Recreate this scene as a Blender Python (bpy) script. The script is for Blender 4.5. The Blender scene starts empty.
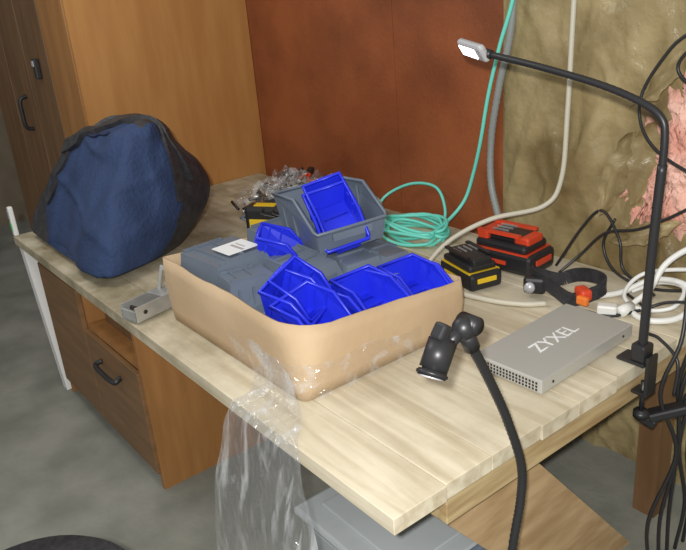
import bpy, bmesh, math, random
from mathutils import Vector, Matrix, Euler, noise
from mathutils.bvhtree import BVHTree
random.seed(7)
H=0.78; WY=1.507; LX=-2.845; PI=math.pi
# ---------------------------------------------------------------- materials
def mat(name,col,rough=.6,metal=0,col2=None,scale=6,stretch=(1,1,1),detail=6,lo=.35,hi=.65,bump=0,bscale=40,spec=.5,emit=0,bd=.01):
    m=bpy.data.materials.new(name); m.use_nodes=True; nt=m.node_tree; N=nt.nodes; Lk=nt.links
    b=N['Principled BSDF']; b.inputs['Base Color'].default_value=(*col,1); b.inputs['Roughness'].default_value=rough
    b.inputs['Metallic'].default_value=metal; b.inputs['Specular IOR Level'].default_value=spec
    tc=N.new('ShaderNodeTexCoord'); mp=N.new('ShaderNodeMapping'); mp.inputs['Scale'].default_value=stretch
    Lk.new(tc.outputs['Object'],mp.inputs[0])
    if col2 is not None:
        n=N.new('ShaderNodeTexNoise'); n.inputs['Scale'].default_value=scale; n.inputs['Detail'].default_value=detail
        Lk.new(mp.outputs[0],n.inputs['Vector'])
        r=N.new('ShaderNodeValToRGB'); r.color_ramp.elements[0].position=lo; r.color_ramp.elements[1].position=hi
        r.color_ramp.elements[0].color=(*col,1); r.color_ramp.elements[1].color=(*col2,1)
        Lk.new(n.outputs['Fac'],r.inputs[0]); Lk.new(r.outputs[0],b.inputs['Base Color'])
    if bump:
        n2=N.new('ShaderNodeTexNoise'); n2.inputs['Scale'].default_value=bscale; n2.inputs['Detail'].default_value=5
        Lk.new(mp.outputs[0],n2.inputs['Vector']); bp=N.new('ShaderNodeBump'); bp.inputs['Strength'].default_value=bump; bp.inputs['Distance'].default_value=bd
        Lk.new(n2.outputs['Fac'],bp.inputs['Height']); Lk.new(bp.outputs[0],b.inputs['Normal'])
    if emit:
        b.inputs['Emission Color'].default_value=(*col,1); b.inputs['Emission Strength'].default_value=emit
    return m
def film(name,lo=.04,hi=.3,rough=.12,tint=(.85,.88,.9),st=(1,1,1),sc=6,edge=.5,gl=.12):
    # thin clear polythene: mostly transparent, milky creases, glossy highlights
    m=bpy.data.materials.new(name); m.use_nodes=True; nt=m.node_tree; N=nt.nodes; Lk=nt.links
    b=N['Principled BSDF']; b.inputs['Base Color'].default_value=(*tint,1); b.inputs['Roughness'].default_value=rough; b.inputs['Specular IOR Level'].default_value=1
    tc=N.new('ShaderNodeTexCoord'); mp=N.new('ShaderNodeMapping'); mp.inputs['Scale'].default_value=st; Lk.new(tc.outputs['Object'],mp.inputs[0])
    t=N.new('ShaderNodeBsdfTransparent'); mx=N.new('ShaderNodeMixShader'); n=N.new('ShaderNodeTexNoise'); n.inputs['Scale'].default_value=sc; n.inputs['Detail'].default_value=4
    n.inputs['Distortion'].default_value=1.0; Lk.new(mp.outputs[0],n.inputs['Vector'])
    mr=N.new('ShaderNodeMapRange'); mr.inputs[1].default_value=.5; mr.inputs[2].default_value=.68; mr.inputs[3].default_value=lo; mr.inputs[4].default_value=hi
    lw=N.new('ShaderNodeLayerWeight'); lw.inputs[0].default_value=.3
    pw_=N.new('ShaderNodeMath'); pw_.operation='POWER'; pw_.inputs[1].default_value=3; Lk.new(lw.outputs['Facing'],pw_.inputs[0])
    ml=N.new('ShaderNodeMath'); ml.operation='MULTIPLY_ADD'; ml.inputs[1].default_value=edge; Lk.new(pw_.outputs[0],ml.inputs[0]); Lk.new(n.outputs['Fac'],mr.inputs[0]); Lk.new(mr.outputs[0],ml.inputs[2]); ml.use_clamp=True
    n2=N.new('ShaderNodeTexNoise'); n2.inputs['Scale'].default_value=sc*2.2; n2.inputs['Detail'].default_value=2; n2.inputs['Distortion'].default_value=1.5; Lk.new(mp.outputs[0],n2.inputs['Vector'])
    bp=N.new('ShaderNodeBump'); bp.inputs['Strength'].default_value=1; bp.inputs['Distance'].default_value=.02; Lk.new(n2.outputs['Fac'],bp.inputs['Height'])
    g=N.new('ShaderNodeBsdfGlossy'); g.inputs['Roughness'].default_value=.16; ad=N.new('ShaderNodeMixShader'); ad.inputs[0].default_value=gl; Lk.new(bp.outputs[0],g.inputs['Normal'])
    Lk.new(ml.outputs[0],mx.inputs[0]); Lk.new(t.outputs[0],mx.inputs[1]); Lk.new(b.outputs[0],mx.inputs[2])
    Lk.new(mx.outputs[0],ad.inputs[1]); Lk.new(g.outputs[0],ad.inputs[2]); Lk.new(ad.outputs[0],N['Material Output'].inputs[0]); return m
def table_mat():
    m=bpy.data.materials.new('pine_planks'); m.use_nodes=True; nt=m.node_tree; N=nt.nodes; Lk=nt.links; b=N['Principled BSDF']; b.inputs['Roughness'].default_value=.6
    tc=N.new('ShaderNodeTexCoord'); g=N.new('ShaderNodeNewGeometry')
    mp=N.new('ShaderNodeMapping'); mp.inputs['Scale'].default_value=(1.2,14,14)
    ofs=N.new('ShaderNodeVectorMath'); ofs.operation='ADD'; mul=N.new('ShaderNodeMath'); mul.operation='MULTIPLY'; mul.inputs[1].default_value=37
    Lk.new(g.outputs['Random Per Island'],mul.inputs[0]); Lk.new(tc.outputs['Object'],mp.inputs[0]); Lk.new(mp.outputs[0],ofs.inputs[0]); Lk.new(mul.outputs[0],ofs.inputs[1])
    n=N.new('ShaderNodeTexNoise'); n.inputs['Scale'].default_value=1.6; n.inputs['Detail'].default_value=8; n.inputs['Distortion'].default_value=.6; Lk.new(ofs.outputs[0],n.inputs['Vector'])
    r=N.new('ShaderNodeValToRGB'); e=r.color_ramp.elements; e[0].position=.28; e[0].color=(.50,.42,.28,1); e[1].position=.6; e[1].color=(.73,.66,.505,1)
    Lk.new(n.outputs['Fac'],r.inputs[0])
    h=N.new('ShaderNodeHueSaturation'); mr=N.new('ShaderNodeMapRange'); mr.inputs[3].default_value=.90; mr.inputs[4].default_value=1.06
    Lk.new(g.outputs['Random Per Island'],mr.inputs[0]); Lk.new(mr.outputs[0],h.inputs['Value']); Lk.new(r.outputs[0],h.inputs['Color'])
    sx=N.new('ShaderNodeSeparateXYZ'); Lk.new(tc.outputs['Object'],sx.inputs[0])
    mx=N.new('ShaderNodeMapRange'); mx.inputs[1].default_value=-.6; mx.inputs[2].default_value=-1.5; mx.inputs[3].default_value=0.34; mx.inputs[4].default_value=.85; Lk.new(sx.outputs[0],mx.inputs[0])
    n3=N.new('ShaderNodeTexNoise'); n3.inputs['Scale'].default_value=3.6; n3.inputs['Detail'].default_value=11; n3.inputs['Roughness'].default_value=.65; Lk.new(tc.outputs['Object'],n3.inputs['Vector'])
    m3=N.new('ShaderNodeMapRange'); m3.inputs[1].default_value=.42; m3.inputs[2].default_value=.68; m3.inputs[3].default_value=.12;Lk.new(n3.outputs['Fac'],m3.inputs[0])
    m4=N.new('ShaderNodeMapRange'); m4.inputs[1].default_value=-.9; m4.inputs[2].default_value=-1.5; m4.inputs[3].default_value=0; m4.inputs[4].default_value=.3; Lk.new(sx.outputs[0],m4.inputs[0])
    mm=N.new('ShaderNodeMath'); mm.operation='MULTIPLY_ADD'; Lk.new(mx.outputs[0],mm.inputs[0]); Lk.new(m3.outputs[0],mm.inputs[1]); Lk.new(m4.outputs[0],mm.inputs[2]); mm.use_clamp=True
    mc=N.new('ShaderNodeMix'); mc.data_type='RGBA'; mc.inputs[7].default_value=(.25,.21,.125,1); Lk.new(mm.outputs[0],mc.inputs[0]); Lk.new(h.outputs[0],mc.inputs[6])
    vo=N.new('ShaderNodeTexVoronoi'); vo.inputs['Scale'].default_value=2.6; vm=N.new('ShaderNodeMapping'); vm.inputs['Scale'].default_value=(.8,1.7,1.7); Lk.new(tc.outputs['Object'],vm.inputs[0]); Lk.new(vm.outputs[0],vo.inputs['Vector'])
    kr=N.new('ShaderNodeMapRange'); kr.inputs[1].default_value=.03; kr.inputs[2].default_value=.085; kr.inputs[3].default_value=.7; kr.inputs[4].default_value=0; Lk.new(vo.outputs['Distance'],kr.inputs[0])
    mk=N.new('ShaderNodeMix'); mk.data_type='RGBA'; mk.inputs[7].default_value=(.2,.12,.05,1); Lk.new(kr.outputs[0],mk.inputs[0]); Lk.new(mc.outputs[2],mk.inputs[6])
    Lk.new(mk.outputs[2],b.inputs['Base Color'])
    bp=N.new('ShaderNodeBump'); bp.inputs['Strength'].default_value=.2; bp.inputs['Distance'].default_value=.004; Lk.new(n.outputs['Fac'],bp.inputs['Height']); Lk.new(bp.outputs[0],b.inputs['Normal'])
    return m
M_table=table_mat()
M_beam=mat('beam_pine',(.5,.38,.2),.7,col2=(.33,.22,.1),scale=3,stretch=(14,1.5,14))
M_ply=mat('brace_plywood',(.50,.35,.19),.7,col2=(.36,.23,.11),scale=3,stretch=(6,2,8))
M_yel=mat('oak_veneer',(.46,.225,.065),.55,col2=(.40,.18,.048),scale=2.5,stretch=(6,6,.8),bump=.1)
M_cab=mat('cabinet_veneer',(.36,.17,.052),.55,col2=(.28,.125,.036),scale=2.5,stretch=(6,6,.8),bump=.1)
M_red=mat('hardboard',(.30,.088,.030),.42,col2=(.19,.053,.018),scale=3,detail=10,bump=.25,bscale=60)
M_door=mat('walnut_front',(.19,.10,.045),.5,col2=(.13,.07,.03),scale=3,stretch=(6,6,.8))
M_drawer=mat('drawer_veneer',(.22,.115,.048),.5,col2=(.16,.085,.034),scale=3,stretch=(1,6,8))
M_dark=mat('dark_gap',(.02,.015,.01),.8)
M_floor=mat('concrete',(.27,.27,.23),.8,col2=(.17,.175,.145),scale=3.5,detail=12,bump=.2)
M_wrap=mat('kraft_wrap',(.38,.30,.15),.34,col2=(.18,.13,.055),scale=3.6,detail=12,bump=.9,bscale=11,bd=.02)
M_pink=mat('glass_wool_pink',(.85,.52,.42),.95,col2=(.70,.33,.25),scale=10,detail=9,bump=1,bscale=70)
M_plaster=mat('plaster',(.25,.2,.14),.9,col2=(.2,.16,.11))
M_card=mat('cardboard',(.56,.41,.255),.75,col2=(.49,.35,.21),scale=4,detail=9,bump=.15)
M_blue=mat('blue_plastic',(.020,.036,.74),.33,col2=(.014,.026,.62),scale=4)
M_grey=mat('slate_plastic',(.155,.19,.24),.38,col2=(.125,.155,.20),scale=4)
M_white=mat('white_plastic',(.75,.75,.72),.45)
M_label=mat('label_paper',(.8,.82,.82),.6)
M_black=mat('black_plastic',(.018,.018,.02),.4)
M_blackcloth=mat('black_nylon',(.018,.018,.022),.5,col2=(.035,.035,.04),scale=30,bump=.3,bscale=90)
M_bluecloth=mat('navy_canvas',(.024,.050,.135),.8,col2=(.013,.030,.088),scale=5,detail=9,bump=.6,bscale=60)
M_navy=mat('navy_trim',(.010,.02,.06),.7)
M_steel=mat('brushed_steel',(.6,.6,.58),.35,.6,col2=(.42,.42,.4),scale=8)
M_switch=mat('silver_paint',(.50,.50,.475),.4,.35)
M_yellow=mat('yellow_plastic',(.75,.5,.02),.4)
M_redp=mat('red_plastic',(.65,.06,.02),.4)
M_orange=mat('orange_plastic',(.8,.2,.03),.45)
M_teal=mat('teal_cable',(.16,.70,.58),.45)
M_beige=mat('beige_cable',(.55,.52,.42),.5)
M_cond=mat('grey_conduit',(.26,.28,.27),.45)
M_led=mat('led_panel',(.95,.97,1),.4,emit=5)
M_silver=mat('silver_plastic',(.55,.55,.57),.3,.3)
M_crate=mat('crate_plastic',(.40,.43,.44),.45,col2=(.34,.37,.38),scale=3)
M_green=mat('green_plastic',(.1,.45,.15),.5)
M_seat=mat('seat_mesh',(.03,.03,.035),.8,col2=(.06,.06,.065),scale=80)
M_film=film('cling_film',.09,.5,.12,st=(2.2,1,.55),sc=7,edge=.6,gl=.16); M_film2=film('clear_film_thin',.02,.36,.1,sc=11,edge=.2,gl=.07)
# ---------------------------------------------------------------- builder
def catmull(pts,n=8):
    P=[Vector(p) for p in pts]; P=[P[0]*2-P[1]]+P+[P[-1]*2-P[-2]]; out=[]
    for i in range(1,len(P)-2):
        for k in range(n):
            t=k/n; a,b,c,d=P[i-1:i+3]
            out.append(.5*((2*b)+(c-a)*t+(2*a-5*b+4*c-d)*t*t+(3*b-a-3*c+d)*t**3))
    out.append(P[-2]); return out
class B:
    def __init__(s): s.bm=bmesh.new(); s.mats=[]
    def mi(s,m):
        if m not in s.mats: s.mats.append(m)
        return s.mats.index(m)
    def add(s,t,m,smooth=False):
        k=s.mi(m); vm={}
        for v in t.verts: vm[v]=s.bm.verts.new(v.co)
        for f in t.faces:
            try: nf=s.bm.faces.new([vm[v] for v in f.verts])
            except ValueError: continue
            nf.material_index=k; nf.smooth=smooth
        t.free()
    def box(s,c,sz,m,rot=(0,0,0),bev=0,seg=2,pm=None):
        t=bmesh.new(); bmesh.ops.create_cube(t,size=1)
        for v in t.verts: v.co=Vector((v.co[0]*sz[0],v.co[1]*sz[1],v.co[2]*sz[2]))
        if bev: bmesh.ops.bevel(t,geom=t.edges[:],offset=bev,segments=seg,affect='EDGES',profile=.5)
        Mx=Matrix.Translation(c)@Euler(rot).to_matrix().to_4x4()
        if pm: Mx=pm@Mx
        t.transform(Mx); s.add(t,m); return s
    def span(s,a,b,m,bev=0):
        return s.box([(a[i]+b[i])/2 for i in range(3)],[abs(b[i]-a[i]) for i in range(3)],m,bev=bev)
    def cyl(s,a,b,r,m,r2=None,seg=20,bev=0,pm=None):
        a=Vector(a);b=Vector(b); t=bmesh.new(); r2=r if r2 is None else r2
        bmesh.ops.create_cone(t,cap_ends=True,segments=seg,radius1=r,radius2=r2,depth=(b-a).length)
        if bev: bmesh.ops.bevel(t,geom=[e for e in t.edges if len(e.link_faces)==2 and e.calc_face_angle(0)>1],offset=bev,segments=2,affect='EDGES')
        Mx=Matrix.Translation((a+b)/2)@(b-a).to_track_quat('Z','Y').to_matrix().to_4x4()
        if pm: Mx=pm@Mx
        t.transform(Mx); s.add(t,m,seg>10); return s
    def tube(s,pts,r,m,n=8,seg=8,smooth=True,closed=False,rib=None,flat=1,pm=None):
        P=catmull(pts,n) if smooth else [Vector(p) for p in pts]
        if pm: P=[pm@p for p in P]
        if rib:
            Q=[P[0]]
            for a,b in zip(P,P[1:]):
                k=max(1,int((b-a).length/rib[0])); Q+= [a.lerp(b,(i+1)/k) for i in range(k)]
            P=Q
        k=s.mi(m); rings=[]; prev=Vector((.13,.27,.95))
        for i,p in enumerate(P):
            d=(P[min(i+1,len(P)-1)]-P[max(i-1,0)]).normalized() if not closed else (P[(i+1)%len(P)]-P[i-1]).normalized()
            n1=(prev-d*prev.dot(d))
            if n1.length<1e-4: n1=d.orthogonal()
            n1.normalize(); prev=n1; n2=d.cross(n1)
            rr=r*(1+(rib[1] if rib and i%2 else 0))
            rings.append([s.bm.verts.new(p+n1*math.cos(a)*rr*flat+n2*math.sin(a)*rr) for a in [2*PI*j/seg for j in range(seg)]])
        pr=list(zip(rings,rings[1:]))+([(rings[-1],rings[0])] if closed else [])
        for a,b in pr:
            for j in range(seg):
                f=s.bm.faces.new((a[j],a[(j+1)%seg],b[(j+1)%seg],b[j])); f.material_index=k; f.smooth=True
        if not closed:
            for rg in (rings[0][::-1],rings[-1]):
                f=s.bm.faces.new(rg); f.material_index=k
        return s
    def ribbon(s,P,Nn,hw,th,m):
        k=s.mi(m); rg=[]
        for i,(p,nn_) in enumerate(zip(P,Nn)):
            d=(P[min(i+1,len(P)-1)]-P[max(i-1,0)]).normalized(); c=d.cross(nn_).normalized()
            rg.append([s.bm.verts.new(p+c*a*hw+nn_*b*th) for a,b in ((-1,-.5),(-1,1),(1,1),(1,-.5))])
        for a,b in zip(rg,rg[1:]):
            for j in range(4):
                f=s.bm.faces.new((a[j],a[(j+1)%4],b[(j+1)%4],b[j])); f.material_index=k
        for r_ in (rg[0][::-1],rg[-1]): s.bm.faces.new(r_).material_index=k
    def strap(s,pts,hw,th,m,n=4):
        P=catmull(pts,n)
        for a,b_ in zip(P,P[1:]):
            d=(b_-a)
            if d.length<1e-6: continue
            an=math.atan2(d.y,d.x); s.box((a+b_)/2,(d.length*1.15,th,hw*2),m,rot=(0,-math.asin(max(-1,min(1,d.z/d.length))),an))
        return s
    def prism(s,pts,vec,m):
        k=s.mi(m); a=[s.bm.verts.new(p) for p in pts]; b=[s.bm.verts.new(Vector(p)+Vector(vec)) for p in pts]
        fs=[a[::-1],b]+[[a[i],a[(i+1)%len(a)],b[(i+1)%len(a)],b[i]] for i in range(len(a))]
        for f in fs: s.bm.faces.new(f).material_index=k
        return s
    def sphere(s,c,rad,m,rot=(0,0,0),seg=20):
        t=bmesh.new(); bmesh.ops.create_uvsphere(t,u_segments=seg,v_segments=seg//2,radius=1)
        t.transform(Matrix.Translation(c)@Euler(rot).to_matrix().to_4x4()@Matrix.Diagonal((*rad,1))); s.add(t,m,True); return s
    def done(s,name,loc=None,rot=None,solid=0,parent=None,normals=True):
        if normals: bmesh.ops.recalc_face_normals(s.bm,faces=s.bm.faces[:])
        me=bpy.data.meshes.new(name); s.bm.to_mesh(me); s.bm.free()
        for m in s.mats: me.materials.append(m)
        o=bpy.data.objects.new(name,me); bpy.context.collection.objects.link(o)
        if loc: o.location=loc
        if rot: o.rotation_euler=rot
        if solid: md=o.modifiers.new('s','SOLIDIFY'); md.thickness=solid; md.offset=-1
        if parent: o.parent=parent
        return o
def sheet(fn,nu,nv,m,name,smooth=True,parent=None):
    b=B(); k=b.mi(m); g=[[b.bm.verts.new(fn(i/nu,j/nv)) for j in range(nv+1)] for i in range(nu+1)]
    for i in range(nu):
        for j in range(nv):
            f=b.bm.faces.new((g[i][j],g[i+1][j],g[i+1][j+1],g[i][j+1])); f.smooth=smooth; f.material_index=k
    return b.done(name,normals=False,parent=parent)
def nz(x,y,z=0): return noise.noise(Vector((x,y,z)))
# ---------------------------------------------------------------- room
B().span((-6,-3.5,-.06),(2.2,WY+.02,0),M_floor).done('floor')
w=B(); w.span((-6,WY+.022,0),(2.2,WY+.14,2.9),M_plaster)
w.span((LX-.02,WY,0),(-1.62,WY+.022,2.9),M_red).span((-1.618,WY,0),(-.985,WY+.022,2.9),M_red); w.done('wall_back')
B().span((-6.1,-3.5,0),(-6,WY+.14,2.9),M_plaster).done('wall_left')
def ridge(x,z,s,o=0):
    x+=.25*nz(x*1.5,z*1.5,o+9); z+=.2*nz(x*1.7,z*1.4,o+5)
    return max(0,1-abs(nz(x*s,z*s*.55,o))*3.2)
def wrapf(u,v):
    x=-.983+2.9*u; z=2.75*v
    d=.004+.026*ridge(x,z,2.4)+.017*ridge(x+3,z,4.6,4)+.009*ridge(x,z,10,7)+.010*abs(nz(x*3,z*2,1))
    d*=min(1,(x+.983)/.1+.1)
    return (x,WY-.002-max(.003,min(d,.052)),z)
wr=sheet(wrapf,300,260,M_wrap,'vapour_wrap')
def pinkf(u,v):
    a=2*PI*u; r=v; cx,cz=-.21,1.24
    R=1+.25*nz(math.cos(a)*2.2,math.sin(a)*2.2,3)+.45*nz(math.cos(a)*5,math.sin(a)*5,7)+.2*nz(math.cos(a)*14,math.sin(a)*14,5)
    x=cx+.20*R*r*math.cos(a)+.12*r*math.sin(a); z=cz+.34*R*r*math.sin(a)
    return (x,WY-.004-(1-r**4)*(.058+.030*nz(x*8,z*7,8)+.022*nz(x*25,z*22,2)+.010*nz(x*60,z*55,2)),z)
sheet(pinkf,220,70,M_pink,'insulation_batt',parent=wr)
for k_,(x0_,z0_,x1_,z1_,s_) in enumerate(((-.38,1.38,-.16,1.60,1),(-.46,1.0,-.37,1.30,-1),(-.42,.92,-.18,1.02,1),(-.34,1.06,-.30,1.34,-1))):
    def flap(u,v,x0_=x0_,z0_=z0_,x1_=x1_,z1_=z1_,s_=s_,k_=k_):
        x=x0_+(x1_-x0_)*u; z=z0_+(z1_-z0_)*u
        px,pz=(z1_-z0_),-(x1_-x0_); L=math.hypot(px,pz)
        w_=(.06+.07*abs(nz(u*5,k_*3.1)))*(v-.4)*math.sin(PI*min(1,max(0,u*.96+.02)))
        return (x+px/L*w_*s_,1.445-.05*v-.02*nz(u*6,v*3,k_),z+pz/L*w_*s_)
    sheet(flap,24,8,M_wrap,'torn_flap',parent=wr)
# ---------------------------------------------------------------- wardrobe
w=B(); yc=.49
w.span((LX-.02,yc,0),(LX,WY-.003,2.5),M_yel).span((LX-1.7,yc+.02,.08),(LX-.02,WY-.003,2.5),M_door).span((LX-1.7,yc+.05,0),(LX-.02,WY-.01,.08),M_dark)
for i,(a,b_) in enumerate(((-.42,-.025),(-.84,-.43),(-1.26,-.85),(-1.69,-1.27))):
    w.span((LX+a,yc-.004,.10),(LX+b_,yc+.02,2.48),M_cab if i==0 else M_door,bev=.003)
w.tube([(LX-1.0,yc-.003,1.12),(LX-1.0,yc-.045,1.14),(LX-1.0,yc-.05,1.22),(LX-1.0,yc-.045,1.30),(LX-1.0,yc-.003,1.32)],.012,M_black)
w.box((LX-.60,yc-.02,1.50),(.04,.03,.11),M_black,bev=.006).box((LX-.60,yc-.037,1.53),(.025,.006,.03),M_silver)
w.done('wardrobe')
# ---------------------------------------------------------------- workbench
w=B(); n=9; TY=1.452; ys=[0]
for i in range(n): ys.append(ys[-1]+random.uniform(.85,1.15))
ys=[y*TY/ys[-1] for y in ys]
for i in range(n):
    dx=random.uniform(-.005,.003) if i else 0
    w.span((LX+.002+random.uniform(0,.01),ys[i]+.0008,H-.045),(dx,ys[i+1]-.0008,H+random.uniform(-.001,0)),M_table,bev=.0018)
w.span((-.07,.17,H-.125),(-.012,TY-.01,H-.046),M_beam,bev=.003)
w.span((-2.6,.9,H-.135),(-.12,.95,H-.046),M_beam,bev=.003)
w.prism([(-.09,.17,.655),(-.09,.52,.655),(-.09,1.08,0),(-.09,.72,0)],(.02,0,0),M_ply)
w.span((-.16,1.24,0),(-.08,1.32,H-.046),M_door)
w.prism([(LX+.03,.01,H-.047),(LX+.09,.01,H-.047),(LX+.27,.01,0),(LX+.21,.01,0)],(0,.05,0),M_white)
w.done('workbench')
# ---------------------------------------------------------------- drawer cabinet
w=B(); x0,x1,y0,y1,z1=-2.55,-1.466,.012,.85,.73
w.span((x1-.02,y0+.015,0),(x1,y1,z1),M_cab).span((x0,y0+.015,0),(x0+.02,y1,z1),M_cab).span((x0+.02,y0+.02,z1-.02),(x1-.02,y1,z1),M_cab)
w.span((x0+.02,y1-.02,0),(x1-.02,y1,z1-.02),M_door).span((x0+.02,y0+.05,0),(x1-.02,y1-.02,.07),M_dark)
w.span((-2.04,y0+.02,.07),(-2.02,y1-.02,z1-.02),M_cab).span((-2.02,y0+.02,.535),(x1-.02,y1-.02,.555),M_cab)
w.span((x0+.004,y0,.08),(-2.032,y0+.02,z1-.02),M_drawer,bev=.003)
w.span((-2.026,y0,.08),(x1-.004,y0+.02,.532),M_drawer,bev=.003)
w.tube([(-1.87,y0,.44),(-1.87,y0-.03,.43),(-1.77,y0-.036,.428),(-1.67,y0-.03,.43),(-1.67,y0,.44)],.011,M_black)
w.span((-1.98,.1,.556),(-1.56,.6,.63),M_door)
w.done('drawer_cabinet')
# ---------------------------------------------------------------- cardboard tray
bx0,bx1,by0,by1=-1.31,-.51,.13,.76
def rrect(x0,x1,y0,y1,r,z,k=6,ns=14):
    out=[]
    C=((x1-r[0],y0+r[0],-90,r[0]),(x1-r[1],y1-r[1],0,r[1]),(x0+r[2],y1-r[2],90,r[2]),(x0+r[3],y0+r[3],180,r[3]))
    for q,(cx,cy,a0,rr) in enumerate(C):
        for i in range(k+1):
            a=math.radians(a0+90*i/k); out.append(Vector((cx+rr*math.cos(a),cy+rr*math.sin(a),z)))
        nx=C[(q+1)%4]; a=math.radians(nx[2]); e=Vector((nx[0]+nx[3]*math.cos(a),nx[1]+nx[3]*math.sin(a),z)); s_=out[-1].copy()
        for i in range(1,ns): out.append(s_.lerp(e,i/ns))
    return out
w=B(); k=w.mi(M_card); rings=[]
for tz,e in ((0.005,0),(.2,.004),(.4,.007),(.6,.009),(.8,.007),(1,.004)):
    rr=rrect(bx0-e,bx1+e,by0-e,by1+e,(.03+tz*.09,.03,.02,.02),0)
    for p in rr:
        bh=.218+.015*(bx1-p.x)/.8-.048*(p.y-by0)/.63; p.z=H+tz*bh+(.005*nz(p.x*9,p.y*9,3)+.003*nz(p.x*31,p.y*31) if tz==1 else 0)
        q=.006*nz(p.x*5,p.y*5,tz*2)*min(1,tz*2)
        if p.x>bx1-.02: p.x+=q
        if p.y<by0+.02: p.y+=q
    rings.append([w.bm.verts.new(p) for p in rr])
nn=len(rings[0])
for a,b_ in zip(rings,rings[1:]):
    for j in range(nn):
        f=w.bm.faces.new((a[j],a[(j+1)%nn],b_[(j+1)%nn],b_[j])); f.smooth=True
w.bm.faces.new(rings[0][::-1])
box=w.done('cardboard_box',solid=.007)
path=[(.108,.90),(.104,.85),(.098,.80),(.06,.789),(.0,.787),(-.022,.77),(-.035,.68),(-.05,.5),(-.06,.3),(-.08,.06)]
xlr=[(-.66,-.58),(-.69,-.53),(-.70,-.47),(-.68,-.42),(-.66,-.34),(-.66,-.31),(-.68,-.27),(-.72,-.21),(-.76,-.19),(-.80,-.22)]
def wrapplastic(u,v):
    t=v*(len(path)-1); i=min(int(t),len(path)-2); f=t-i; y=path[i][0]*(1-f)+path[i+1][0]*f; z=path[i][1]*(1-f)+path[i+1][1]*f
    xl=xlr[i][0]*(1-f)+xlr[i+1][0]*f+.03*nz(v*7,1); xr=xlr[i][1]*(1-f)+xlr[i+1][1]*f+.04*nz(v*6,5); x=xl+(xr-xl)*u
    g=max(0,min(1,(.785-z)/.25)); q=u*3.6+.8*nz(v*1.5,u*2,8)
    return (x,y-.005*abs(nz(u*9,v*9,2))-g*(.055*max(0,nz(q,v*.8,5)+.4)+.022*abs(nz(q*2.5,v*3.0,1))),z+(.012*abs(nz(u*8,v*14,4)) if .78<z<.80 else 0))
sheet(wrapplastic,130,110,M_film,'plastic_wrap')
def cf(u,v):
    # film stuck round the near rounded corner of the tray
    s_=u*1.9; r=.085; cxx,cyy=bx1-r,by0+r; R=r+.022
    if s_<.8: x=-.85+(cxx+.85)*s_/.8; y=by0-.022
    elif s_<1.1: a=-PI/2+(s_-.8)/.3*PI/2; x=cxx+R*math.cos(a); y=cyy+R*math.sin(a)
    else: x=bx1+.022; y=cyy+(s_-1.1)/.8*.34
    z=H+.004+(.13+.03*nz(u*6,2))*v*(1-.3*u)
    q=.005*abs(nz(u*18,v*8,3))
    return (x+q,y-q,z)
sheet(cf,90,24,M_film2,'box_film',parent=box)
# ---------------------------------------------------------------- storage bins
def bin_(loc,rot,m,l=.26,wd=.19,h=.125,label=False,name='storage_bin'):
    w=B(); k=w.mi(m); i=.014; V=w.bm.verts.new
    b0,b1,b2,b3=V((-l/2+i,-wd/2+i,0)),V((-l/2+i,wd/2-i,0)),V((l/2-i*2,wd/2-i,0)),V((l/2-i*2,-wd/2+i,0))
    r=lambda sgn:(V((-l/2,sgn*wd/2,h)),V((l*.10,sgn*wd/2,h)),V((l/2-.01,sgn*wd/2,h*.48)),V((l/2,sgn*wd/2*.96,h*.42)))
    L=r(-1);R=r(1)
    for f in ((b0,b1,b2,b3),(b0,b3,L[3],L[2],L[1],L[0]),(b1,R[0],R[1],R[2],R[3],b2),(b0,L[0],R[0],b1),(b3,b2,R[3],L[3])): w.bm.faces.new(f)
    path=[v.co.copy() for v in (L[3],L[2],L[1],L[0],R[0],R[1],R[2],R[3])]
    w.tube(path,.0065,m,smooth=False,seg=6,closed=True)
    for sgn in (-1,1):
        for xx in (-l*.3,-l*.05): w.box((xx,sgn*(wd/2-.006),h*.55),(.006,.008,h*.7),m)
        w.box((-l*.1,sgn*(wd/2-i-.004),-.004),(l*.6,.008,.010),m)
    w.box((-l/2-.004,0,h*.82),(.008,wd*.5,.03),m)
    w.box((l/2-.004,0,h*.3),(.008,wd*.55,.026),m,rot=(0,.1,0))
    w.box((l*.02,0,-.004),(.008,wd*.7,.008),m); w.box((-l*.25,0,-.004),(.008,wd*.7,.008),m)
    if label: w.box((.02,.02,-.0095),(.12,.10,.002),M_label); w.box((.02,.03,-.0112),(.012,.07,.001),M_silver); w.box((.04,.02,-.0112),(.006,.05,.001),M_silver)
    return w.done(name,loc=loc,rot=rot)
w=B()
for a in (-.655,-.91,-1.165):
    for b_ in (.235,.445,.65):
        w.box((a,b_,H+.040),(.235,.175,.066),M_grey,bev=.01); w.box((a,b_,H+.075),(.25,.19,.008),M_grey,bev=.003)
w.done('storage_bin_stack')
Z=H+.09
bin_((-.625,.475,Z+.012),(0.05,-.06,.06),M_blue,l=.20,wd=.175,h=.105)
bin_((-.62,.662,Z+.002),(.02,-.05,-.04),M_blue,l=.20,wd=.165,h=.105)
bin_((-.645,.49,Z+.034),(0.02,.08,.03),M_blue,l=.18,wd=.155,h=.085)
bin_((-.635,.668,Z+.024),(0.02,.06,-.03),M_blue,l=.18,wd=.145,h=.085)
bin_((-.645,.275,Z+.022),(.12,.14,.25),M_blue,l=.17,wd=.16,h=.11)
bin_((-.735,.275,Z+.060),(.20,.25,.50),M_blue,l=.17,wd=.13,h=.095)
bin_((-.76,.31,Z+.085),(.30,.50,.45),M_blue,l=.16,wd=.13,h=.085)
bin_((-1.11,.275,Z+.172),(PI,0,PI/2+.08),M_grey,l=.25,wd=.25,h=.15,label=True)
bin_((-.935,.245,Z+.145),(PI+.04,.05,PI/2-.1),M_grey,l=.19,wd=.12,h=.12)
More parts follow.
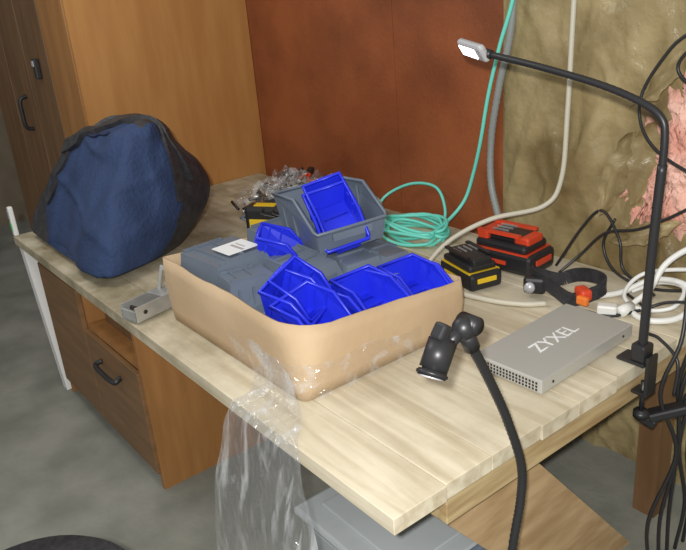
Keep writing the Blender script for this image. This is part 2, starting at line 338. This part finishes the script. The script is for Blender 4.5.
bin_((-.895,.42,Z+.145),(PI+.05,.08,.12),M_grey,l=.23,wd=.17)
bin_((-.86,.585,Z+.130),(PI,.04,-.06),M_grey,l=.22,wd=.155)
bin_((-.84,.695,Z+.125),(PI-.05,.03,.05),M_grey,l=.24,wd=.125)
bin_((-1.17,.585,Z+.165),(PI,0,PI/2),M_grey,l=.30,wd=.23,h=.145)
bin_((-1.03,.42,Z+.12),(.1,.30,.9),M_blue,l=.16,wd=.12,h=.085)
bin_((-.99,.63,Z+.135),(0.06,-.12,-.22),M_grey,l=.34,wd=.26,h=.18)
bin_((-.945,.615,Z+.185),(.22,.50,-.30),M_blue,l=.22,wd=.15,h=.10)
bin_((-.975,.63,Z+.225),(.26,.54,-.26),M_blue,l=.21,wd=.135,h=.08)
# ---------------------------------------------------------------- duffel bag
w=B(); t=bmesh.new(); bmesh.ops.create_cube(t,size=2); bmesh.ops.subdivide_edges(t,edges=t.edges[:],cuts=45,use_grid_fill=True)
kb=w.mi(M_bluecloth); kk=w.mi(M_blackcloth); vm={}; par={}
for v in t.verts:
    c=v.co; mx=max(abs(q) for q in c); p=9; s_=mx/((abs(c[0])**p+abs(c[1])**p+abs(c[2])**p)**(1/p)); u,q,wz=c*s_
    tt=(wz+1)/2; uu=(u+1)/2; vv=(q+1)/2
    xl=-2.81+.20*tt**2; xh=-1.755-.17*tt-.20*vv*vv; x=xl+(xh-xl)*uu
    yl=.035+.27*tt; yh=.50+.14*(1-uu)+.24*math.sin(min(1,tt*1.15)*PI*.85); y=yl+(yh-yl)*vv
    hh=.55-.10*(1-uu)**1.6-.14*max(0,vv-.6)**1.2+.035*math.exp(-((vv-.45)/.25)**2)-.03*math.exp(-((uu-.75)/.2)**2)*vv
    z=H+.004+hh*tt
    fold=max(0,1-abs(nz(x*3.2+z,y*3,z*1.3+4))*5)*.022+max(0,1-abs(nz(x*2+z*3,y*2,z*3+9))*6)*.018+max(0,1-abs(nz(x*5-z*2,y*4,z*2+19))*6)*.010
    d=nz(x*2.3,y*2.3,z*2.3)*.05+fold+nz(x*9,y*9,z*8)*.010-.012
    if tt>.06: y-=d*.8; z+=d*.35*tt; x+=d*.6
    par[v]=(uu,vv,tt); v.co=(x,y,z)
bmesh.ops.recalc_face_normals(t,faces=t.faces[:]); bvh=BVHTree.FromBMesh(t)
for v in t.verts: vm[v]=w.bm.verts.new(v.co)
for f in t.faces:
    nf=w.bm.faces.new([vm[v] for v in f.verts]); nf.smooth=True
    a=sum(par[v][0] for v in f.verts)/4; b_=sum(par[v][1] for v in f.verts)/4; c_=sum(par[v][2] for v in f.verts)/4
    blk=(b_>.62) or (b_<.5 and a<.34-.34*c_) or c_<.04 or (a<.03) or (c_>.97 and b_>.30)
    nf.material_index=kk if blk else kb
t.free()
def hug(pts,hw,th,m,n=8,lift=.002):
    C=Vector((-2.3,.38,1.0)); P=[];Q=[]
    for p in catmull(pts,n):
        h=bvh.ray_cast(p,(C-p).normalized())
        if h[0] is None: continue
        nn_=h[1] if h[1].dot(p-C)>0 else -h[1]
        P.append(h[0]+nn_*lift); Q.append(nn_)
    for _ in range(3):
        Q=[(Q[max(i-1,0)]+Q[i]+Q[min(i+1,len(Q)-1)]).normalized() for i in range(len(Q))]
    P=[(P[max(i-1,0)]+P[i]*2+P[min(i+1,len(P)-1)])/4+Q[i]*.001 for i in range(len(P))]
    w.ribbon(P,Q,hw,th,m)
hug([(-2.95,-.2,.95),(-2.95,-.2,1.2),(-2.85,.0,1.5),(-2.75,.4,1.8),(-2.6,.8,1.8)],.030,.010,M_blackcloth)
hug([(-2.9,.05,1.55),(-2.6,.15,1.9),(-2.3,.35,2.0),(-2.0,.55,1.9),(-1.6,.8,1.6),(-1.4,.95,1.2)],.034,.018,M_blackcloth,n=12)
hug([(-1.5,.6,1.0),(-1.7,.65,1.5),(-2.0,.75,1.8),(-2.3,.8,1.9)],.025,.012,M_blackcloth)
hug([(-2.75,.15,1.75),(-2.4,.15,1.95),(-2.1,.18,1.95),(-1.85,.25,1.9)],.008,.006,M_navy,n=14)
w.done('duffel_bag')
B().span((LX+.002,.002,H+.001),(LX+.032,.026,H+.15),M_white,bev=.006).span((LX+.006,-.001,H+.03),(LX+.028,.003,H+.07),M_green).span((LX+.006,-.001,H+.09),(LX+.028,.003,H+.13),M_crate).done('battery_charger')
# ---------------------------------------------------------------- flat bent metal bracket (open channel beside the tray)
w=B(); pm=Matrix.Translation((-1.415,.10,H+.006))@Matrix.Rotation(math.radians(14),4,'Z')
w.box((0,0,.003),(.085,.20,.006),M_steel,bev=.001,pm=pm)
for s in (-1,1): w.box((s*.040,0,.030),(.006,.20,.055),M_steel,bev=.001,pm=pm)
w.box((.0,-.097,.022),(.085,.006,.040),M_steel,bev=.001,pm=pm).box((.0,.05,.055),(.085,.055,.006),M_steel,bev=.001,pm=pm)
w.box((-.058,-.05,.002),(.05,.06,.005),M_steel,bev=.001,pm=pm)
w.box((-.028,.075,.085),(.014,.008,.09),M_steel,rot=(-.35,0,0),bev=.002,pm=pm).box((.028,.075,.085),(.014,.008,.09),M_steel,rot=(-.35,0,0),bev=.002,pm=pm).box((0,.092,.13),(.072,.008,.018),M_steel,rot=(-.35,0,0),bev=.002,pm=pm)
w.cyl((-.045,-.06,.03),(.045,-.06,.03),.008,M_dark,pm=pm)
w.done('metal_bracket')
# ---------------------------------------------------------------- tool pile
w=B(); random.seed(11)
cols=[M_black,M_dark,M_steel,M_silver,M_crate,M_grey,M_black,M_dark,M_door,M_black,M_beige,M_redp]
for i in range(140):
    a=random.random();b_=random.random(); x=-2.06+.56*a-.42*b_; y=.80+.62*b_; z=H+.02+random.random()*.11*(1-abs(a-.5))
    an=random.random()*PI; L=random.uniform(.05,.20); m=random.choice(cols if i%3 else [M_black,M_steel])
    if i%3==0: w.cyl((x,y,z),(x+L*math.cos(an),y+L*.4*math.sin(an),z+random.uniform(-.005,.04)),random.uniform(.006,.014),m,seg=12)
    elif i%3==1: w.box((x,y,z+.01),(L*.6,random.uniform(.03,.07),random.uniform(.02,.05)),m,rot=(random.uniform(-.3,.3),random.uniform(-.3,.3),an),bev=.005)
    else: w.tube([(x,y,z),(x+L*.4,y+.02,z+.03),(x+L*.7,y-.03,z+.02),(x+L,y+.02,z)],.006,m)
tp=w.done('tool_pile')
def tb(u,v):
    x=-2.30+.60*u; y=.95+.45*v; e=min(u,1-u,v,1-v)
    return (x,y,H+.02+min(1,e*6)*(.12+.07*nz(u*5,v*5,3)+.05*nz(u*13,v*13,6)))
sheet(tb,50,50,M_film2,'clear_bag',parent=tp)
w=B(); pm=Matrix.Translation((-1.78,.84,H+.085))@Matrix.Rotation(.6,4,'Z')
w.box((0,0,0),(.19,.08,.13),M_black,bev=.018,pm=pm); w.box((-.01,-.041,-.015),(.12,.006,.05),M_yellow,bev=.002,pm=pm); w.box((.0,0,.066),(.10,.04,.006),M_yellow,pm=pm); w.box((.1,0,-.05),(.03,.03,.012),M_steel,pm=pm)
w.done('tape_measure')
w=B(); w.cyl((-1.98,1.16,H+.10),(-1.76,1.18,H+.08),.022,M_yellow,bev=.004); w.cyl((-1.76,1.18,H+.08),(-1.62,1.19,H+.065),.006,M_steel); w.cyl((-1.90,1.167,H+.092),(-1.84,1.173,H+.087),.024,M_black); w.done('screwdriver')
w=B(); w.cyl((-1.66,1.36,H+.045),(-1.61,1.31,H+.05),.045,M_white,seg=28,bev=.006); w.cyl((-1.608,1.308,H+.05),(-1.605,1.305,H+.05),.022,M_crate,seg=20); w.done('adhesive_tape_roll')
# ---------------------------------------------------------------- batteries
def battery(loc,rz,acc,sc,big):
    w=B(); pm=Matrix.Translation(loc)@Matrix.Rotation(rz,4,'Z')@Matrix.Scale(sc,4)
    w.box((0,0,.030),(.19,.12,.058),M_black,bev=.012,pm=pm)
    w.box((-.005,0,.068),(.16,.105,.026),M_black,bev=.010,pm=pm)
    w.box((-.015,0,.088),(.13,.066,.022),M_black,bev=.005,pm=pm)
    for s in (-1,1): w.box((-.015,s*.040,.102),(.13,.014,.007),acc if big else M_black,pm=pm)
    w.box((.05,0,.086),(.045,.07,.024),acc if big else M_black,bev=.006,pm=pm)
    if big: w.box((-.065,0,.088),(.035,.09,.026),acc,bev=.006,pm=pm)
    w.box((.0,0,.0565),(.165,.112,.006),acc,pm=pm)
    w.box((.096,0,.035),(.006,.07,.016),acc,bev=.002,pm=pm); w.box((-.02,-.061,.030),(.08,.005,.010),acc,pm=pm)
    for s in (-.03,-.01,.01,.03): w.box((-.03,s,.1),(.05,.004,.006),M_steel,pm=pm)
    w.done('tool_battery')
battery((-.76,1.06,H),-.25,M_yellow,1.12,False)
battery((-.74,1.27,H),.1,M_redp,1.4,True)
# ---------------------------------------------------------------- cables
w=B(); pts=[]
for k_ in range(7):
    R_=.120+.016*math.sin(k_*2.1); ox=-1.27+.014*math.sin(k_*3.3); oy=1.26+.012*math.cos(k_*2.4)
    for j in range(14):
        a=2*PI*j/14; pts.append((ox+R_*1.3*math.cos(a),oy+R_*math.sin(a)*.9,H+.012+k_*.009+.012*math.sin(a*2+k_)))
w.tube(pts,.0072,M_teal,n=4)
w.tube([pts[-1],(-1.15,1.36,.86),(-1.13,1.43,.93),(-1.10,1.45,1.04),(-1.05,1.44,1.18),(-1.0,1.435,1.38),(-.94,1.43,1.56),(-.86,1.43,1.8),(-.80,1.43,2.3)],.0075,M_teal)
w.tube([(-1.40,1.22,.80),(-1.55,1.28,.80),(-1.62,1.40,.86),(-1.50,1.46,.93),(-1.34,1.465,.94),(-1.24,1.42,.87),(-1.18,1.34,.80)],.0068,M_teal)
w.done('network_cable')
w=B(); w.tube([(-.60,1.43,2.4),(-.62,1.43,1.71),(-.63,1.43,1.35),(-.64,1.42,1.10),(-.68,1.37,1.0),(-.80,1.22,.965),(-.90,1.10,.89),(-.93,1.0,.80),(-.80,.93,.790),(-.6,.95,.790),(-.48,1.0,.790),(-.42,1.06,.790)],.0095,M_beige); w.done('power_cable')
w=B(); w.tube([(-.88,1.485,2.5),(-.92,1.485,1.71),(-.99,1.485,1.40),(-1.03,1.485,1.2),(-1.03,1.48,1.02),(-.98,1.46,.90),(-.91,1.43,.80)],.0135,M_cond,n=16,rib=(.007,.14),seg=12); w.done('conduit_pipe')
w=B()
for pts in ([(-.02,1.42,2.2),(-.12,1.42,1.72),(-.25,1.40,1.57),(-.33,1.39,1.42),(-.28,1.36,1.30),(-.14,1.35,1.22),(.1,1.36,1.16)],
            [(.1,1.38,1.64),(-.12,1.36,1.60),(-.2,1.36,1.52),(-.1,1.36,1.46),(.15,1.38,1.48)],
            [(-.55,1.30,.79),(-.50,1.36,.86),(-.42,1.38,.95),(-.28,1.37,1.0),(-.1,1.37,1.12),(.1,1.38,1.3)],
            [(-.60,1.35,.79),(-.52,1.39,.95),(-.45,1.40,1.02),(-.36,1.37,.94),(-.33,1.36,.84),(-.2,1.34,.79)],
            [(-.30,1.10,.787),(-.22,1.12,.787),(-.16,1.20,.80),(-.10,1.24,.83),(.02,1.25,.86),(.12,1.2,.9)],
            [(-.28,1.30,.79),(-.15,1.22,.788),(-.09,1.10,.788),(-.02,1.06,.80),(.05,1.04,.76),(.06,1.02,.66)],
            [(-.40,1.40,1.0),(-.44,1.40,.90),(-.38,1.38,.82),(-.25,1.36,.80),(-.1,1.36,.83),(.1,1.38,.9)]):
    w.tube(pts,.0052,M_black)
w.done('black_cable')
w=B()
for q in range(5):
    o_=q*.03; y=1.00+.05*q
    w.tube([(.02+.3*o_,y+.12,.95-.03*q),(.05+o_*.3,y+.05,.82),(.03+o_*.4,y+.03*math.sin(q*2),.66),(.07-o_*.2,y+.05*math.cos(q),.45),(.03+o_*.3,y+.04*math.sin(q*3),.2),(.05,y,.01)],.006,M_black)
w.box((.05,1.03,.60),(.13,.045,.03),M_black,rot=(0,-.4,.6),bev=.008).box((.10,1.06,.64),(.05,.045,.05),M_black,bev=.01).box((-.0,1.0,.56),(.05,.03,.03),M_black,rot=(0,.4,.3),bev=.006)
w.done('cable_bundle')
w=B(); w.tube([(-.02,1.38,1.02),(-.10,1.36,.98),(-.16,1.32,.92),(-.18,1.27,.84),(-.20,1.20,.795),(-.12,1.16,.791),(-.05,1.22,.80),(-.04,1.31,.84),(-.12,1.34,.86),(-.22,1.34,.84),(-.28,1.28,.80),(-.34,1.2,.791)],.010,M_white)
w.tube([(-.26,1.30,.80),(-.20,1.36,.83),(-.10,1.33,.85),(-.08,1.24,.82),(-.16,1.20,.80),(-.25,1.24,.81),(-.24,1.33,.86),(-.1,1.37,.90),(.05,1.36,.92)],.007,M_white)
w.cyl((-.20,1.20,.80),(-.20,1.14,.799),.018,M_white).box((-.24,1.13,.80),(.06,.035,.035),M_white,rot=(0,0,.5),bev=.006); w.done('white_cable')
# ---------------------------------------------------------------- head torch with strap
w=B(); pts=[]
for j in range(20):
    a=2*PI*j/20; pts.append((-.42+.115*math.cos(a)+.02*math.sin(3*a),1.17+.08*math.sin(a),H+.038+.022*math.sin(a*2)+.01))
w.strap(pts+[pts[0]],.024,.005,M_blackcloth)
w.box((-.50,1.10,H+.045),(.075,.05,.06),M_black,rot=(0,0,.5),bev=.012).cyl((-.50,1.075,H+.045),(-.49,1.055,H+.045),.018,M_silver)
w.box((-.33,1.13,H+.05),(.06,.04,.04),M_redp,rot=(0,0,-.5),bev=.01); w.box((-.31,1.10,H+.04),(.04,.02,.03),M_orange,bev=.006).box((-.42,1.255,H+.05),(.08,.008,.03),M_orange)
w.done('head_torch')
# ---------------------------------------------------------------- network switch
pm=Matrix.Translation((-.082,.600,H+.006))@Matrix.Rotation(1.6058,4,'Z'); SL,SW,SH=.445,.23,.042
w=B(); w.box((SL/2,SW/2,SH/2),(SL,SW,SH),M_switch,bev=.003,pm=pm)
for i in range(19):
    for j in range(3): w.box((-.0005,.017+i*.0108,.009+j*.010),(.002,.0055,.006),M_dark,pm=pm)
for a in (.03,SL-.03):
    for b_ in (.03,SW-.03): w.cyl((a,b_,-.006),(a,b_,.001),.012,M_black,pm=pm)
for a in (.05,SL-.05): w.cyl((a,-.0015,.02),(a,.001,.02),.004,M_dark,seg=12,pm=pm)
sw=w.done('network_switch')
tc=bpy.data.curves.new('logo','FONT'); tc.body='ZYXEL'; tc.size=.066; tc.extrude=.0004; tc.align_x='CENTER'; tc.align_y='CENTER'; tc.materials.append(M_label)
to=bpy.data.objects.new('logo',tc); bpy.context.collection.objects.link(to)
to.matrix_world=pm@Matrix.Translation((.22,SW*.5,SH+.0008)); to.parent=sw
# ---------------------------------------------------------------- clamp lamp
w=B(); ly=.935
w.box((-.018,ly,H+.006),(.085,.06,.010),M_black,bev=.003).box((.031,ly,H-.03),(.010,.05,.125),M_black,bev=.003).box((.0,ly,H-.088),(.07,.045,.010),M_black,bev=.003)
w.box((.0,ly,H+.035),(.045,.05,.055),M_black,bev=.008)
w.cyl((.012,ly,H-.155),(.012,ly,H-.055),.007,M_black).cyl((.012,ly,H-.175),(.012,ly,H-.150),.022,M_black,bev=.004)
w.tube([(-.0,ly,H+.04),(.003,ly,1.0),(.008,ly,1.2),(.014,ly,1.35)],.0125,M_black,seg=12)
w.tube([(.014,ly,1.34),(.014,ly,1.42),(.002,ly,1.465),(-.05,ly,1.498),(-.17,ly,1.535),(-.36,ly,1.572),(-.52,ly,1.597),(-.56,ly,1.603)],.0095,M_black,n=14,rib=(.006,.08),seg=12)
pm=Matrix.Translation((-.615,ly,1.613))@Euler((-.95,.12,-.25)).to_matrix().to_4x4()
w.box((0,0,0),(.13,.06,.024),M_silver,bev=.011,seg=3,pm=pm).box((-.012,0,-.0125),(.08,.036,.003),M_led,bev=.001,pm=pm)
w.cyl((-.57,ly,1.606),(-.545,ly,1.601),.014,M_black)
w.done('clamp_desk_lamp')
# ---------------------------------------------------------------- gooseneck spot head on a floor base
w=B(); gx=.08
w.tube([(gx,.24,.02),(gx,.25,.3),(gx,.29,.57),(gx,.318,.70),(gx,.318,.80),(gx,.27,.94),(gx,.225,1.04),(gx,.185,1.12),(gx,.155,1.175)],.0095,M_black,n=20,rib=(.0055,.16),seg=12)
w.cyl((gx,.24,0),(gx,.24,.025),.14,M_black,seg=40,bev=.006)
w.cyl((gx,.165,1.155),(gx,.145,1.20),.017,M_black,bev=.003)
w.sphere((gx,.142,1.208),(.024,.024,.024),M_black).cyl((gx-.024,.158,1.212),(gx+.024,.158,1.212),.019,M_black,bev=.003)
w.cyl((gx,.140,1.21),(gx,.092,1.185),.013,M_black)
w.cyl((gx-.004,.092,1.205),(gx+.004,.050,1.150),.028,M_black,bev=.006,seg=28).cyl((gx+.004,.052,1.153),(gx+.006,.045,1.143),.031,M_black,bev=.003,seg=28).cyl((gx+.006,.046,1.145),(gx+.0065,.0442,1.142),.024,M_silver,seg=24)
w.box((gx,.082,1.222),(.030,.034,.026),M_black,rot=(.9,0,0),bev=.006)
w.done('gooseneck_spotlight')
# ---------------------------------------------------------------- crate under bench, stool
w=B(); w.box((-.40,.40,.16),(.46,.50,.32),M_crate,bev=.03).box((-.40,.40,.335),(.50,.54,.03),M_crate,bev=.012).box((-.40,.40,.353),(.38,.40,.01),M_crate,bev=.004)
for s in (-1,1): w.box((-.40+s*.255,.40,.32),(.02,.16,.06),M_grey,bev=.006)
w.done('storage_crate')
w=B(); c=(-.60,-.65)
w.cyl((c[0],c[1],.45),(c[0],c[1],.53),.27,M_seat,seg=48,bev=.025).cyl((c[0],c[1],.08),(c[0],c[1],.45),.028,M_black)
for i in range(5):
    a=2*PI*i/5; e=(c[0]+.27*math.cos(a),c[1]+.27*math.sin(a),.06); w.tube([(c[0],c[1],.11),((c[0]+e[0])/2,(c[1]+e[1])/2,.10),e],.02,M_black,n=3); w.sphere((e[0],e[1],.028),(.026,.02,.027),M_black,seg=12)
w.done('swivel_stool')
# ---------------------------------------------------------------- lights, world, camera
def light(kind,name,loc,e,col=(1,1,1),size=.2,rot=None):
    l=bpy.data.lights.new(name,kind); l.energy=e; l.color=col
    if kind=='AREA': l.size=size
    else: l.shadow_soft_size=size
    o=bpy.data.objects.new(name,l); o.location=loc; bpy.context.collection.objects.link(o)
    if rot: o.rotation_euler=rot
light('POINT','camera_flash',(1.02,-.90,1.98),225,(1,.985,.95),.025)
light('AREA','overhead_fill',(-1.9,-.3,2.85),16,(1,.96,.88),.8,(.15,0,0))  # added fill, no visible fixture: evens out the flash towards the far wall
wd=bpy.data.worlds.new('world'); bpy.context.scene.world=wd; wd.use_nodes=True
wd.node_tree.nodes['Background'].inputs[0].default_value=(.97,.98,1,1); wd.node_tree.nodes['Background'].inputs[1].default_value=.42
bpy.context.scene.view_settings.view_transform='Standard'
cam=bpy.data.cameras.new('camera'); co=bpy.data.objects.new('camera',cam); bpy.context.collection.objects.link(co)
cam.sensor_width=36; cam.lens=38.845; cam.clip_start=.02; co.location=(.9752,-.7935,1.8592); co.rotation_euler=(1.1830,.0800,.9039); bpy.context.scene.camera=co
